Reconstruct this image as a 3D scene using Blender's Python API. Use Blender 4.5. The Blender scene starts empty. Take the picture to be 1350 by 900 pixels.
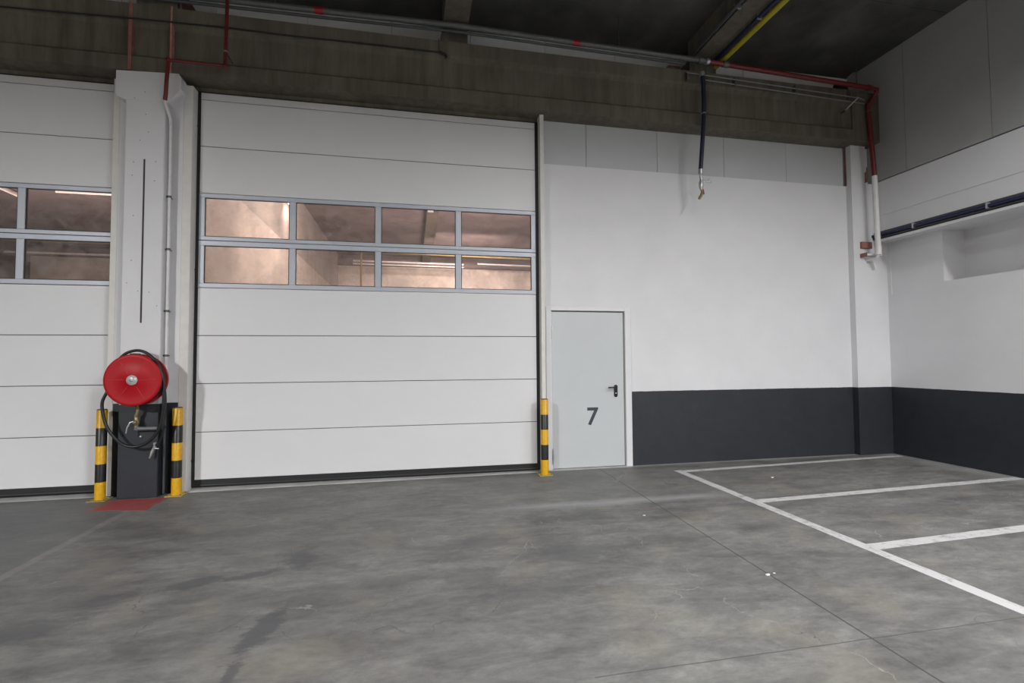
import bpy, math, random
from mathutils import Vector, Matrix
random.seed(7)
S = bpy.context.scene
COL = S.collection

# ------------------------------------------------------------------ camera
cd = bpy.data.cameras.new('camera')
cam = bpy.data.objects.new('camera', cd)
COL.objects.link(cam)
cd.sensor_width = 36.0
cd.lens = 654.2921 / 1350 * 36.0
cd.clip_start = 0.05
cd.clip_end = 100
yaw, pitch, roll = .2008, .0387, -.0065
fw = Vector((math.sin(yaw)*math.cos(pitch), math.cos(yaw)*math.cos(pitch), math.sin(pitch)))
rt = Vector((math.cos(yaw), -math.sin(yaw), 0))
up = rt.cross(fw)
r2 = rt*math.cos(roll) + up*math.sin(roll)
u2 = -rt*math.sin(roll) + up*math.cos(roll)
cam.matrix_world = Matrix(((r2.x, u2.x, -fw.x, 2.464), (r2.y, u2.y, -fw.y, -6.4385), (r2.z, u2.z, -fw.z, 1.4667), (0, 0, 0, 1)))
S.camera = cam

# ------------------------------------------------------------------ view, world, lamps
S.view_settings.view_transform = 'Standard'
S.view_settings.look = 'None'
S.view_settings.exposure = 0.0
S.view_settings.gamma = 1.0
S.view_settings.use_curve_mapping = False
w = bpy.data.worlds.new('world'); S.world = w
w.use_nodes = True
w.node_tree.nodes['Background'].inputs[0].default_value = (.60, .66, .74, 1)
w.node_tree.nodes['Background'].inputs[1].default_value = .02

def area(name, loc, target, sx, sy, power, color, spread):
    l = bpy.data.lights.new(name, 'AREA'); l.shape = 'RECTANGLE'
    l.size = sx; l.size_y = sy; l.energy = power; l.color = color; l.spread = math.radians(spread)
    o = bpy.data.objects.new(name, l); COL.objects.link(o)
    o.location = loc
    o.rotation_euler = (Vector(target) - Vector(loc)).to_track_quat('-Z', 'Y').to_euler()
    return o
COOL = (.985, .975, .975)
WARM = (1.0, .86, .78)
def tilted(deg, loc): return (loc[0], loc[1]+math.tan(math.radians(deg)), loc[2]-1)
for x, y, z, sx, sy, pw, tl, sp in ((-5.6, -12, 5.7, .8, .6, 2500, 0, 172), (8.7, -12, 5.7, 2.4, 1.2, 1800, 0, 172), (8.0, -5.0, 5.6, .4, .4, 125, 0, 160), (4.6, -6.2, 5.7, 1.6, .5, 220, 0, 160)):  # the last, middle one is a fill added to even out the light
    area('hall_lamp_and_fill', (x, y, z), tilted(tl, (x, y, z)), sx, sy, pw, COOL, sp)
area('inner_lamp_and_fill', (-.30, 6.7, 5.40), (-.62, 8, 4.2), .1, .5, 26, WARM, 180)
area('inner_lamp_and_fill', (4.0, 6.0, 2.6), (4.0, 9, 6), 1.5, .4, 430, WARM, 178)  # unseen fill added low, aimed up to brighten the inner ceiling
area('inner_lamp_and_fill', (2.0, 5.0, 5.6), (-.62, 4, 3.2), .6, .4, 185, WARM, 170)
area('inner_lamp_and_fill', (4.5, 10.5, 5.3), (4.5, 16, 4.4), 3.0, .3, 200, WARM, 110)  # unseen fill added to brighten the cream far wall
area('inner_lamp_and_fill', (-6.0, 6.0, 2.6), (-6.0, 9, 6), 1.5, .4, 330, WARM, 178)  # unseen upward fill, added for the ceiling behind the left door

# ------------------------------------------------------------------ materials
def new_mat(name):
    m = bpy.data.materials.new(name); m.use_nodes = True
    n = m.node_tree; b = n.nodes['Principled BSDF']
    return m, n.nodes, n.links, b
def ramp(nodes, links, src, p0, c0, p1, c1, mid=None):
    r = nodes.new('ShaderNodeValToRGB')
    r.color_ramp.elements[0].position = p0; r.color_ramp.elements[0].color = (*c0, 1)
    r.color_ramp.elements[1].position = p1; r.color_ramp.elements[1].color = (*c1, 1)
    if mid:
        e = r.color_ramp.elements.new(mid[0]); e.color = (*mid[1], 1)
    links.new(src, r.inputs[0]); return r.outputs[0]
def noise(nodes, links, vec, scale, detail=4, rough=.6, dist=0.0):
    t = nodes.new('ShaderNodeTexNoise')
    t.inputs['Scale'].default_value = scale; t.inputs['Detail'].default_value = detail
    t.inputs['Roughness'].default_value = rough; t.inputs['Distortion'].default_value = dist
    links.new(vec, t.inputs['Vector']); return t.outputs['Fac']
def geo(nodes):
    return nodes.new('ShaderNodeNewGeometry').outputs['Position']
def mapping(nodes, links, vec, scale=(1, 1, 1), rot=(0, 0, 0)):
    m = nodes.new('ShaderNodeMapping'); m.inputs['Scale'].default_value = scale; m.inputs['Rotation'].default_value = rot
    links.new(vec, m.inputs['Vector']); return m.outputs[0]
def math_n(nodes, links, op, a, b=None, c=None, clamp=False):
    m = nodes.new('ShaderNodeMath'); m.operation = op; m.use_clamp = clamp
    for i, v in enumerate((a, b, c)):
        if v is None: continue
        if isinstance(v, (int, float)): m.inputs[i].default_value = v
        else: links.new(v, m.inputs[i])
    return m.outputs[0]
def mixc(nodes, links, fac, a, b, mode='MIX'):
    m = nodes.new('ShaderNodeMix'); m.data_type = 'RGBA'; m.blend_type = mode
    for sock, v in ((m.inputs[0], fac), (m.inputs[6], a), (m.inputs[7], b)):
        if isinstance(v, (int, float)): sock.default_value = v
        elif isinstance(v, tuple): sock.default_value = (*v, 1)
        else: links.new(v, sock)
    return m.outputs[2]
def bump(nodes, links, b, h, strength=.2, dist=.01):
    n = nodes.new('ShaderNodeBump'); n.inputs['Strength'].default_value = strength; n.inputs['Distance'].default_value = dist
    links.new(h, n.inputs['Height']); links.new(n.outputs[0], b.inputs['Normal'])

def simple(name, col, rough=.5, metal=0.0, var=.08, scale=9, spec=None):
    m, N, L, b = new_mat(name)
    f = noise(N, L, geo(N), scale, 4)
    c = ramp(N, L, f, .3, tuple(v*(1-var) for v in col), .7, tuple(min(1, v*(1+var)) for v in col))
    L.new(c, b.inputs['Base Color'])
    b.inputs['Roughness'].default_value = rough; b.inputs['Metallic'].default_value = metal
    if spec is not None: b.inputs['Specular IOR Level'].default_value = spec
    return m

M = {}
WHITE = (.68, .68, .70)
BAND = (.018, .021, .028)
def banded(name, level, white=WHITE, bricks=True):
    m, N, L, b = new_mat(name)
    p = geo(N)
    sep = N.new('ShaderNodeSeparateXYZ'); L.new(p, sep.inputs[0])
    f = noise(N, L, p, 1.3, 5, .6)
    cw = ramp(N, L, f, .3, tuple(v*.95 for v in white), .7, tuple(v*1.03 for v in white))
    g = noise(N, L, p, 6, 5, .7)
    cb = ramp(N, L, g, .3, tuple(v*.85 for v in BAND), .75, tuple(v*1.2 for v in BAND))
    wob = math_n(N, L, 'MULTIPLY_ADD', noise(N, L, p, 12, 2), .008, level - .004)
    k = math_n(N, L, 'LESS_THAN', sep.outputs[2], wob)
    L.new(mixc(N, L, k, cw, cb), b.inputs['Base Color'])
    b.inputs['Roughness'].default_value = .55
    h = noise(N, L, mapping(N, L, p, (1, 1, 1)), 35, 3)
    if bricks:
        zz = math_n(N, L, 'FRACT', math_n(N, L, 'DIVIDE', sep.outputs[2], .2))
        j = math_n(N, L, 'LESS_THAN', zz, .04)
        h = math_n(N, L, 'SUBTRACT', h, math_n(N, L, 'MULTIPLY', j, .5))
    bump(N, L, b, h, .25, .004)
    return m
M['wall'] = banded('painted_block_wall', 1.026)
M['wallmid'] = banded('painted_plaster_pillar', 1.018, bricks=False)

def concrete(name, c0, c1, stretch=(1, 1, 1), scale=2.2, rough=.9):
    m, N, L, b = new_mat(name)
    p = geo(N)
    f = noise(N, L, mapping(N, L, p, stretch), scale, 7, .65, .3)
    g = noise(N, L, p, .8, 3)
    c = ramp(N, L, f, .3, c0, .72, c1)
    c = mixc(N, L, .7, c, ramp(N, L, g, .35, (.62, .62, .62), .65, (1.15, 1.13, 1.1)), 'MULTIPLY')
    L.new(c, b.inputs['Base Color']); b.inputs['Roughness'].default_value = rough
    bump(N, L, b, noise(N, L, p, 18, 5), .35, .01)
    return m
M['beam'] = concrete('board_marked_concrete', (.085, .076, .060), (.165, .150, .120), (5, 5, .5), 1.7)
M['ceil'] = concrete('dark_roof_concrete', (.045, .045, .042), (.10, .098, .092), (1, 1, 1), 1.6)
M['thresh'] = concrete('pale_threshold_concrete', (.36, .37, .37), (.50, .51, .51), (1, 1, 1), 4)
M['rust'] = concrete('flaking_red_primer', (.14, .07, .055), (.28, .15, .125), (1, 1, 1), 14)

M['panel'] = simple('white_door_laminate', (.68, .685, .70), .42, 0, .012, 3)
M['panelg'] = simple('ribbed_door_steel', (.60, .60, .60), .5, 0, .02, 3)
M['alu'] = simple('lilac_grey_anodised_frame', (.47, .50, .56), .42, .15, .03)
M['black'] = simple('black_rubber', (.012, .013, .015), .55)
M['jamb'] = simple('cream_white_jamb_paint', (.66, .65, .62), .5, 0, .04)
M['sand'] = simple('grey_sandwich_panel', (.50, .515, .53), .5, 0, .03, 2)
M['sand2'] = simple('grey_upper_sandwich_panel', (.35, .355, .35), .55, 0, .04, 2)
M['sandw'] = simple('white_sandwich_cladding', (.70, .71, .73), .5, 0, .03, 2)
M['doorgrey'] = simple('pale_grey_door_enamel', (.52, .55, .56), .42, 0, .015, 3)
M['frame'] = simple('white_frame_enamel', (.69, .69, .71), .4, 0, .02)
M['seal'] = simple('tan_door_seal', (.36, .34, .25), .7)
M['steel'] = simple('brushed_steel', (.55, .56, .57), .35, .8)
M['galv'] = simple('galvanised_steel', (.115, .12, .12), .5, .4, .15, 14)
M['brightgalv'] = simple('weathered_zinc_conduit', (.24, .25, .25), .5, .4)
M['galvd'] = simple('dull_grey_conduit', (.07, .075, .08), .5, .3, .15, 14)
M['redpipe'] = simple('dark_red_pipe_paint', (.13, .012, .012), .45, 0, .12, 20)
M['redband'] = simple('red_pipe_tape', (.30, .010, .016), .5)
M['pink'] = simple('faded_salmon_paint', (.42, .17, .145), .8, 0, .18, 14)
M['pinkd'] = simple('faded_brick_red_paint', (.28, .12, .105), .8, 0, .18, 14)
M['blue'] = simple('navy_blue_pipe_paint', (.012, .014, .065), .4)
M['navyhose'] = simple('navy_black_hose_rubber', (.010, .013, .035), .5)
M['yellowp'] = simple('yellow_gas_pipe_paint', (.40, .35, .02), .5, 0, .08, 14)
M['ochre'] = simple('ochre_pipe_paint', (.30, .24, .10), .6)
M['whitep'] = simple('white_pipe_paint', (.68, .68, .68), .45)
M['reel'] = simple('glossy_red_reel_enamel', (.38, .004, .010), .45, 0, .05, 9, .25)
M['reeld'] = simple('worn_red_reel_enamel', (.40, .02, .026), .5, 0, .1)
M['hub'] = simple('silver_hub_plastic', (.55, .55, .56), .35, .3)
M['hose'] = simple('black_hose_rubber', (.010, .011, .013), .42)
M['brass'] = simple('tarnished_brass', (.36, .29, .17), .4, .7, .2, 40)
M['greypipe'] = simple('grey_painted_pipe', (.13, .135, .15), .45, 0, .1)
M['darkpipe'] = simple('charcoal_painted_pipe', (.045, .05, .06), .5)
M['blackplastic'] = simple('glossy_black_plastic', (.010, .010, .011), .25)
M['seven'] = simple('charcoal_vinyl_number', (.035, .042, .058), .5)
M['groove'] = simple('dark_joint_filler', (.05, .05, .05), .8)
M['brassred'] = simple('red_valve_handle', (.35, .05, .04), .4)
M['innerwall'] = concrete('warm_plaster', (.62, .58, .53), (.74, .70, .65), (1, 1, 1), 1.2, .7)
M['innerpanel'] = concrete('warm_grey_cladding', (.40, .38, .36), (.47, .45, .42), (1, 1, 1), 1.2, .7)
M['innerceil'] = concrete('inner_roof_concrete', (.17, .145, .15), (.29, .25, .255), (1, 1, 1), 2.2)

def bollard_mat(h):
    m, N, L, b = new_mat('black_and_yellow_bollard_paint')
    tc = N.new('ShaderNodeTexCoord'); sep = N.new('ShaderNodeSeparateXYZ'); L.new(tc.outputs['Object'], sep.inputs[0])
    f = math_n(N, L, 'FLOOR', math_n(N, L, 'DIVIDE', sep.outputs[2], h/5))
    k = math_n(N, L, 'GREATER_THAN', math_n(N, L, 'MODULO', f, 2), .5)
    n = noise(N, L, geo(N), 30, 5, .7)
    y = ramp(N, L, n, .3, (.60, .31, .006), .6, (.72, .41, .010))
    bk = ramp(N, L, n, .3, (.008, .010, .010), .72, (.02, .022, .02))
    L.new(mixc(N, L, k, y, bk), b.inputs['Base Color']); b.inputs['Roughness'].default_value = .38
    return m
M['bollard'] = bollard_mat(.965)
M['plate'] = concrete('worn_yellow_base_paint', (.36, .28, .10), (.58, .40, .06), (1, 1, 1), 12)

def worn(name, col, under, lo, hi, scale):
    m, N, L, b = new_mat(name)
    p = geo(N)
    f = noise(N, L, mapping(N, L, p, (1, 1, 1)), scale, 8, .75)
    L.new(ramp(N, L, f, lo, under, hi, col), b.inputs['Base Color'])
    b.inputs['Roughness'].default_value = .6
    return m
M['line'] = worn('worn_white_line_paint', (.50, .50, .50), (.27, .27, .265), .34, .50, 7)
M['redpatch'] = worn('worn_red_floor_paint', (.30, .055, .055), (.20, .15, .15), .33, .46, 5)

def glass_mat():
    m, N, L, b = new_mat('smudged_window_plastic')
    out = N['Material Output']
    N.remove(b)
    tr = N.new('ShaderNodeBsdfTransparent'); tr.inputs[0].default_value = (.90, .84, .82, 1)
    gl = N.new('ShaderNodeBsdfGlossy'); gl.inputs['Roughness'].default_value = .06; gl.inputs[0].default_value = (.9, .9, .9, 1)
    df = N.new('ShaderNodeBsdfDiffuse'); df.inputs[0].default_value = (.55, .50, .49, 1)
    fr = N.new('ShaderNodeFresnel'); fr.inputs[0].default_value = 1.45
    m1 = N.new('ShaderNodeMixShader'); L.new(fr.outputs[0], m1.inputs[0]); L.new(tr.outputs[0], m1.inputs[1]); L.new(gl.outputs[0], m1.inputs[2])
    p = geo(N)
    f = noise(N, L, p, 5.5, 8, .75, .5)
    fac = ramp(N, L, f, .40, (.06, .06, .06), .70, (.24, .24, .24))
    m2 = N.new('ShaderNodeMixShader'); L.new(fac, m2.inputs[0]); L.new(m1.outputs[0], m2.inputs[1]); L.new(df.outputs[0], m2.inputs[2])
    L.new(m2.outputs[0], out.inputs[0])
    return m
M['glass'] = glass_mat()

def emit(name, col, st):
    m, N, L, b = new_mat(name)
    b.inputs['Base Color'].default_value = (.8, .8, .8, 1)
    b.inputs['Emission Color'].default_value = (*col, 1); b.inputs['Emission Strength'].default_value = st
    return m
M['dimtube'] = emit('dim_fluorescent_tube', (1, .80, .66), .8)
M['tube'] = emit('lit_fluorescent_tube', (1, .85, .7), 6)

def floor_mat():
    m, N, L, b = new_mat('power_floated_concrete_floor')
    p = geo(N)
    sep = N.new('ShaderNodeSeparateXYZ'); L.new(p, sep.inputs[0]); X, Y = sep.outputs[0], sep.outputs[1]
    mm = lambda op, a, b_=None, c=None, cl=False: math_n(N, L, op, a, b_, c, cl)
    big = noise(N, L, mapping(N, L, p, (.7, 1.3, 1), (0, 0, .35)), .9, 6, .62, .6)
    c = ramp(N, L, big, .30, (.125, .125, .123), .70, (.205, .206, .197))
    med = noise(N, L, mapping(N, L, p, (.8, 1.9, 1), (0, 0, .25)), 2.6, 8, .72, .5)
    c = mixc(N, L, .9, c, ramp(N, L, med, .36, (.60, .595, .61), .60, (1.10, 1.10, 1.08)), 'MULTIPLY')
    md2 = noise(N, L, mapping(N, L, p, (.8, 1.6, 1), (0, 0, .2)), 9, 8, .78)
    c = mixc(N, L, .8, c, ramp(N, L, md2, .36, (.76, .755, .76), .60, (1.10, 1.10, 1.09)), 'MULTIPLY')
    fine = noise(N, L, p, 24, 6, .75)
    c = mixc(N, L, .6, c, ramp(N, L, fine, .3, (.86, .86, .86), .7, (1.10, 1.10, 1.10)), 'MULTIPLY')
    # warm ochre blotches
    oc = noise(N, L, p, 1.7, 4, .6)
    c = mixc(N, L, mm('MULTIPLY', ramp(N, L, oc, .52, (0, 0, 0), .72, (1, 1, 1)), .35), c, (.26, .235, .18))
    # dark oil stains, each with its own place
    wv = noise(N, L, mapping(N, L, p, (.8, 1.5, 1)), 7, 8, .8)
    def blob(c, x, y, rx, ry, ang, col, amt):
        dx = mm('SUBTRACT', X, x); dy = mm('SUBTRACT', Y, y)
        ca, sa = math.cos(ang), math.sin(ang)
        u = mm('DIVIDE', mm('ADD', mm('MULTIPLY', dx, ca), mm('MULTIPLY', dy, sa)), rx)
        v = mm('DIVIDE', mm('SUBTRACT', mm('MULTIPLY', dy, ca), mm('MULTIPLY', dx, sa)), ry)
        d = mm('SQRT', mm('ADD', mm('MULTIPLY', u, u), mm('MULTIPLY', v, v)))
        d = mm('ADD', d, mm('MULTIPLY_ADD', wv, 4.4, -2.2))
        k = mm('MULTIPLY', mm('MULTIPLY', mm('SUBTRACT', 1.25, d), 2.2, None, True), amt)
        return mixc(N, L, k, c, col)
    DK = (.072, .072, .080)
    for a in ((1.66, -3.45, .07, .22, -.2, DK, .75), (1.63, -3.85, .03, .12, 0, DK, .7), (1.05, -2.72, .16, .07, .3, DK, .7), (1.38, -2.66, .15, .05, .3, DK, .7),
              (1.68, -2.45, .10, .14, .2, DK, .6), (.62, -2.85, .16, .07, .3, DK, .6), (2.4, -2.95, .25, .08, .2, DK, .35), (2.9, -3.0, .2, .1, .2, DK, .35),
              (3.0, -2.4, .3, .13, .1, DK, .4), (3.7, -2.75, .35, .16, 0, DK, .4), (3.3, -3.3, .4, .16, .2, DK, .35), (3.9, -1.95, .3, .1, 0, DK, .35),
              (.3, -3.2, .35, .1, .3, DK, .45), (1.0, -1.7, .4, .12, .2, DK, .3), (6.6, -1.1, .5, .08, .1, (.12, .10, .08), .5), (7.2, -2.4, .7, .12, .1, DK, .3), (8.3, -2.3, .5, .12, 0, DK, .35)):
        c = blob(c, *a)
    # slab left of the pillar is an older, darker pour
    wob = mm('MULTIPLY_ADD', noise(N, L, p, 3, 3), .06, -.03)
    left = mm('LESS_THAN', mm('ADD', X, wob), -.33)
    c = mixc(N, L, mm('MULTIPLY', left, .42), c, (.10, .105, .112))
    jl = mm('LESS_THAN', mm('ABSOLUTE', mm('ADD', mm('ADD', X, wob), .29)), .035)
    c = mixc(N, L, mm('MULTIPLY', mm('MULTIPLY', jl, noise(N, L, p, 2.5, 4)), .35), c, (.34, .34, .33))
    # smoother darker strip along the wall, with a pale scuffed edge
    edge = mm('ADD', Y, mm('MULTIPLY_ADD', noise(N, L, p, 4, 4), .08, -.04))
    inx = mm('MULTIPLY', mm('MULTIPLY', mm('SUBTRACT', X, 2.9), 1.2, None, True), mm('MULTIPLY', mm('SUBTRACT', 6.0, X), 2.0, None, True))
    strip = mm('MULTIPLY', mm('GREATER_THAN', edge, -1.44), inx)
    c = mixc(N, L, mm('MULTIPLY', strip, .30), c, (.15, .15, .14))
    sc = mm('MULTIPLY', mm('SUBTRACT', 1, mm('DIVIDE', mm('ABSOLUTE', mm('ADD', edge, 1.55)), .14), None, True), inx)
    c = mixc(N, L, mm('MULTIPLY', sc, .55), c, (.36, .37, .38))
    # pale cement smear along the wall foot and round the pillar
    ft = mm('MULTIPLY', mm('SUBTRACT', 1, mm('DIVIDE', mm('ABSOLUTE', mm('SUBTRACT', edge, .02)), .09), None, True), .55)
    c = mixc(N, L, ft, c, (.42, .42, .42))
    fr = mm('MULTIPLY', mm('SUBTRACT', 1, mm('DIVIDE', mm('ABSOLUTE', mm('SUBTRACT', X, 9.62)), .3), None, True), .45)
    c = mixc(N, L, fr, c, (.36, .36, .36))
    # thin saw-cut joints
    lx = mm('ABSOLUTE', mm('SUBTRACT', X, mm('MULTIPLY_ADD', Y, .03, 4.96)))
    c = mixc(N, L, mm('MULTIPLY', mm('LESS_THAN', lx, .006), .85), c, (.05, .05, .048))
    ly = mm('ABSOLUTE', mm('ADD', mm('ADD', Y, 4.205), mm('MULTIPLY_ADD', noise(N, L, p, 6, 3), .012, -.006)))
    c = mixc(N, L, mm('MULTIPLY', mm('LESS_THAN', ly, .004), mm('MULTIPLY', mm('GREATER_THAN', X, 3.3), .7)), c, (.06, .06, .055))
    # hairline cracks
    vo = N.new('ShaderNodeTexVoronoi'); vo.feature = 'DISTANCE_TO_EDGE'; vo.inputs['Scale'].default_value = .85
    nz = N.new('ShaderNodeTexNoise'); nz.inputs['Scale'].default_value = 3.5; nz.inputs['Detail'].default_value = 6; L.new(p, nz.inputs['Vector'])
    vm = N.new('ShaderNodeVectorMath'); vm.operation = 'MULTIPLY_ADD'; L.new(nz.outputs['Color'], vm.inputs[0]); vm.inputs[1].default_value = (.45, .45, 0); L.new(p, vm.inputs[2])
    L.new(vm.outputs[0], vo.inputs['Vector'])
    ck = mm('LESS_THAN', vo.outputs['Distance'], .0022)
    msk = mm('MULTIPLY', ck, ramp(N, L, noise(N, L, p, .8, 2), .48, (0, 0, 0), .56, (1, 1, 1)))
    tone = ramp(N, L, noise(N, L, p, 1.3, 2), .45, (.07, .07, .066), .58, (.30, .30, .27))
    c = mixc(N, L, mm('MULTIPLY', msk, .6), c, tone)
    L.new(c, b.inputs['Base Color'])
    rr = mm('MULTIPLY_ADD', med, .30, .40)
    L.new(rr, b.inputs['Roughness'])
    b.inputs['Specular IOR Level'].default_value = .35
    bump(N, L, b, mm('ADD', mm('MULTIPLY', fine, .3), med), .12, .004)
    return m
M['floor'] = floor_mat()

# ------------------------------------------------------------------ mesh builder
class MB:
    def __init__(s): s.v = []; s.f = []; s.sm = []
    def add(s, vs, fs, smooth=False):
        o = len(s.v); s.v += [tuple(v) for v in vs]
        for f in fs: s.f.append(tuple(i+o for i in f)); s.sm.append(smooth)
        return s
    def box(s, x0, x1, y0, y1, z0, z1):
        v = [(x, y, z) for z in (z0, z1) for y in (y0, y1) for x in (x0, x1)]
        return s.add(v, [(0, 2, 3, 1), (4, 5, 7, 6), (0, 1, 5, 4), (1, 3, 7, 5), (3, 2, 6, 7), (2, 0, 4, 6)])
    def bevbox(s, x0, x1, y0, y1, z0, z1, r=.006):
        # front edges (towards -y) chamfered
        v = [(x0, y1, z0), (x1, y1, z0), (x1, y1, z1), (x0, y1, z1),
             (x0, y0+r, z0), (x1, y0+r, z0), (x1, y0+r, z1), (x0, y0+r, z1),
             (x0+r, y0, z0+r), (x1-r, y0, z0+r), (x1-r, y0, z1-r), (x0+r, y0, z1-r)]
        return s.add(v, [(3, 2, 1, 0), (0, 1, 5, 4), (1, 2, 6, 5), (2, 3, 7, 6), (3, 0, 4, 7),
                         (4, 5, 9, 8), (5, 6, 10, 9), (6, 7, 11, 10), (7, 4, 8, 11), (8, 9, 10, 11)])
    def prism_xz(s, poly, y0, y1):
        n = len(poly)
        v = [(x, y0, z) for x, z in poly] + [(x, y1, z) for x, z in poly]
        fs = [tuple(range(n))[::-1], tuple(range(n, 2*n))] + [(i, (i+1) % n, (i+1) % n+n, i+n) for i in range(n)]
        return s.add(v, fs)
    def prism_xy(s, poly, z0, z1):
        n = len(poly)
        v = [(x, y, z0) for x, y in poly] + [(x, y, z1) for x, y in poly]
        fs = [tuple(range(n))[::-1], tuple(range(n, 2*n))] + [(i, (i+1) % n, (i+1) % n+n, i+n) for i in range(n)]
        return s.add(v, fs)
    def tube(s, pts, r, n=14, cap=True, closed=False):
        pts = [Vector(p) for p in pts]; k = len(pts)
        rs = r if isinstance(r, (list, tuple)) else [r]*k
        t0 = (pts[1]-pts[0]).normalized()
        a = Vector((0, 0, 1)) if abs(t0.z) < .9 else Vector((1, 0, 0))
        nrm = t0.cross(a).normalized(); vs = []
        for i, p in enumerate(pts):
            if i == 0: t = pts[1]-pts[0]
            elif i == k-1: t = pts[-1]-pts[-2]
            else: t = (pts[i+1]-pts[i]).normalized() + (pts[i]-pts[i-1]).normalized()
            t.normalize(); nrm = (nrm - t*nrm.dot(t)).normalized(); bn = t.cross(nrm)
            sc = 1.0
            if 0 < i < k-1:
                c = (pts[i+1]-pts[i]).normalized().dot((pts[i]-pts[i-1]).normalized()); sc = 1
            for j in range(n):
                an = 2*math.pi*j/n
                vs.append(p + (nrm*math.cos(an) + bn*math.sin(an))*rs[i]*sc)
        fs = [(i*n+j, i*n+(j+1) % n, (i+1)*n+(j+1) % n, (i+1)*n+j) for i in range(k-1) for j in range(n)]
        s.add(vs, fs, True)
        if cap:
            s.add(vs[:n], [tuple(range(n))[::-1]]); s.add(vs[-n:], [tuple(range(n))])
        return s
    def lathe(s, prof, center, axis='z', n=48, smooth=True):
        # prof: list of (radius, height along the axis)
        vs = []
        for r, h in prof:
            for j in range(n):
                a = 2*math.pi*j/n; u, v = r*math.cos(a), r*math.sin(a)
                q = {'z': (u, v, h), 'y': (u, h, v), 'x': (h, u, v)}[axis]
                vs.append((q[0]+center[0], q[1]+center[1], q[2]+center[2]))
        fs = [(i*n+j, i*n+(j+1) % n, (i+1)*n+(j+1) % n, (i+1)*n+j) for i in range(len(prof)-1) for j in range(n)]
        return s.add(vs, fs, smooth)
    def build(s, name, mat, parent=None):
        me = bpy.data.meshes.new(name)
        off = Vector(parent['_w']) if parent is not None and '_w' in parent else Vector((0, 0, 0))
        if parent is None:
            xs = [v[0] for v in s.v]; ys = [v[1] for v in s.v]; zs = [v[2] for v in s.v]
            off = Vector(((min(xs)+max(xs))/2, (min(ys)+max(ys))/2, min(zs)))
        me.from_pydata([Vector(v)-off for v in s.v], [], s.f); me.update()
        import bmesh
        bm = bmesh.new(); bm.from_mesh(me)
        bmesh.ops.recalc_face_normals(bm, faces=bm.faces); bm.to_mesh(me); bm.free()
        for p, q in zip(me.polygons, s.sm): p.use_smooth = q
        me.materials.append(mat)
        o = bpy.data.objects.new(name, me); COL.objects.link(o)
        if parent is None: o.location = off
        else: o.parent = parent
        o['_w'] = tuple(off)
        return o
def tag(o, label=None, cat=None, group=None, kind=None):
    if label: o['label'] = label
    if cat: o['category'] = cat
    if group: o['group'] = group
    if kind: o['kind'] = kind
    return o
def empty(name, loc):
    o = bpy.data.objects.new(name, None); COL.objects.link(o); o.location = loc; o['_w'] = tuple(loc); o.empty_display_size = .1
    return o
def struct(o, label=None, cat=None): return tag(o, label, cat, None, 'structure')
def arc(c, r, a0, a1, n, ax=0, ay=2):
    out = []
    for i in range(n+1):
        a = math.radians(a0+(a1-a0)*i/n); q = list(c); q[ax] += r*math.cos(a); q[ay] += r*math.sin(a); out.append(tuple(q))
    return out
def smoothpath(pts, sub=6):
    P = [Vector(p) for p in pts]; out = []
    for i in range(len(P)-1):
        p0 = P[max(i-1, 0)]; p1 = P[i]; p2 = P[i+1]; p3 = P[min(i+2, len(P)-1)]
        for k in range(sub):
            t = k/sub
            out.append(.5*((2*p1)+(-p0+p2)*t+(2*p0-5*p1+4*p2-p3)*t*t+(-p0+3*p1-3*p2+p3)*t**3))
    out.append(P[-1]); return out

# ------------------------------------------------------------------ the setting
XR = 9.7634          # lower right wall
XU = 9.55            # upper right wall, which overhangs it
CZ = 6.10            # ceiling
YW = .05             # back wall face
struct(MB().box(-12, 10.6, -15, 18, -.25, 0).build('floor', M['floor']), 'mottled grey power floated concrete floor with hairline cracks', 'floor')
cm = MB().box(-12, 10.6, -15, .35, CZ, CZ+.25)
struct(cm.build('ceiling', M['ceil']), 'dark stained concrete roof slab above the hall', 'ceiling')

# back wall right of the big door, with the opening for the side door
bw = MB()
bw.box(4.21, 4.25, YW, YW+.2, 0, 4.165)
bw.box(5.46, 9.15, YW, YW+.2, 0, 4.165)
bw.box(4.25, 5.46, YW, YW+.2, 2.17, 4.165)
struct(bw.build('wall_back', M['wall']), 'white block wall with charcoal lower band right of the side door', 'wall')
# grey sandwich panels above the white blockwork
t = empty('wall_back', (6.6, YW+.05, 4.165)); struct(t, 'row of grey sandwich panels above the white block wall', 'wall')
xs = [4.21, 4.864, 5.946, 7.024, 8.086, 9.12]
for a, b_ in zip(xs, xs[1:]):
    MB().bevbox(a+.002, b_-.002, YW+.012, YW+.10, 4.165, 4.775, .003).build('panel', M['sand'], t)
MB().box(4.21, 9.15, YW+.10, YW+.16, 4.165, 4.775).build('backing', M['groove'], t)
# light panels seen above the concrete beam
t = empty('wall_back', (1, .37, 5.4)); struct(t, 'strip of pale grey cladding between the concrete beam and the dark ceiling', 'wall')
for i in range(12):
    a = -3.2 + i*1.08
    if a > 9.6: break
    MB().bevbox(a+.003, min(a+1.08, 9.6)-.003, .35, .42, 5.3, CZ, .003).build('panel', M['sandw'], t)
MB().box(-12, 9.8, .42, .5, 5.3, CZ).build('backing', M['groove'], t)
# wall between the two big doors
wm = MB(); wm.box(-.78, -.13, -.13, .12, 0, 4.74)
struct(wm.build('wall_back', M['wallmid']), 'narrow white wall between the two sectional doors, charcoal at its foot', 'wall')

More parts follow.
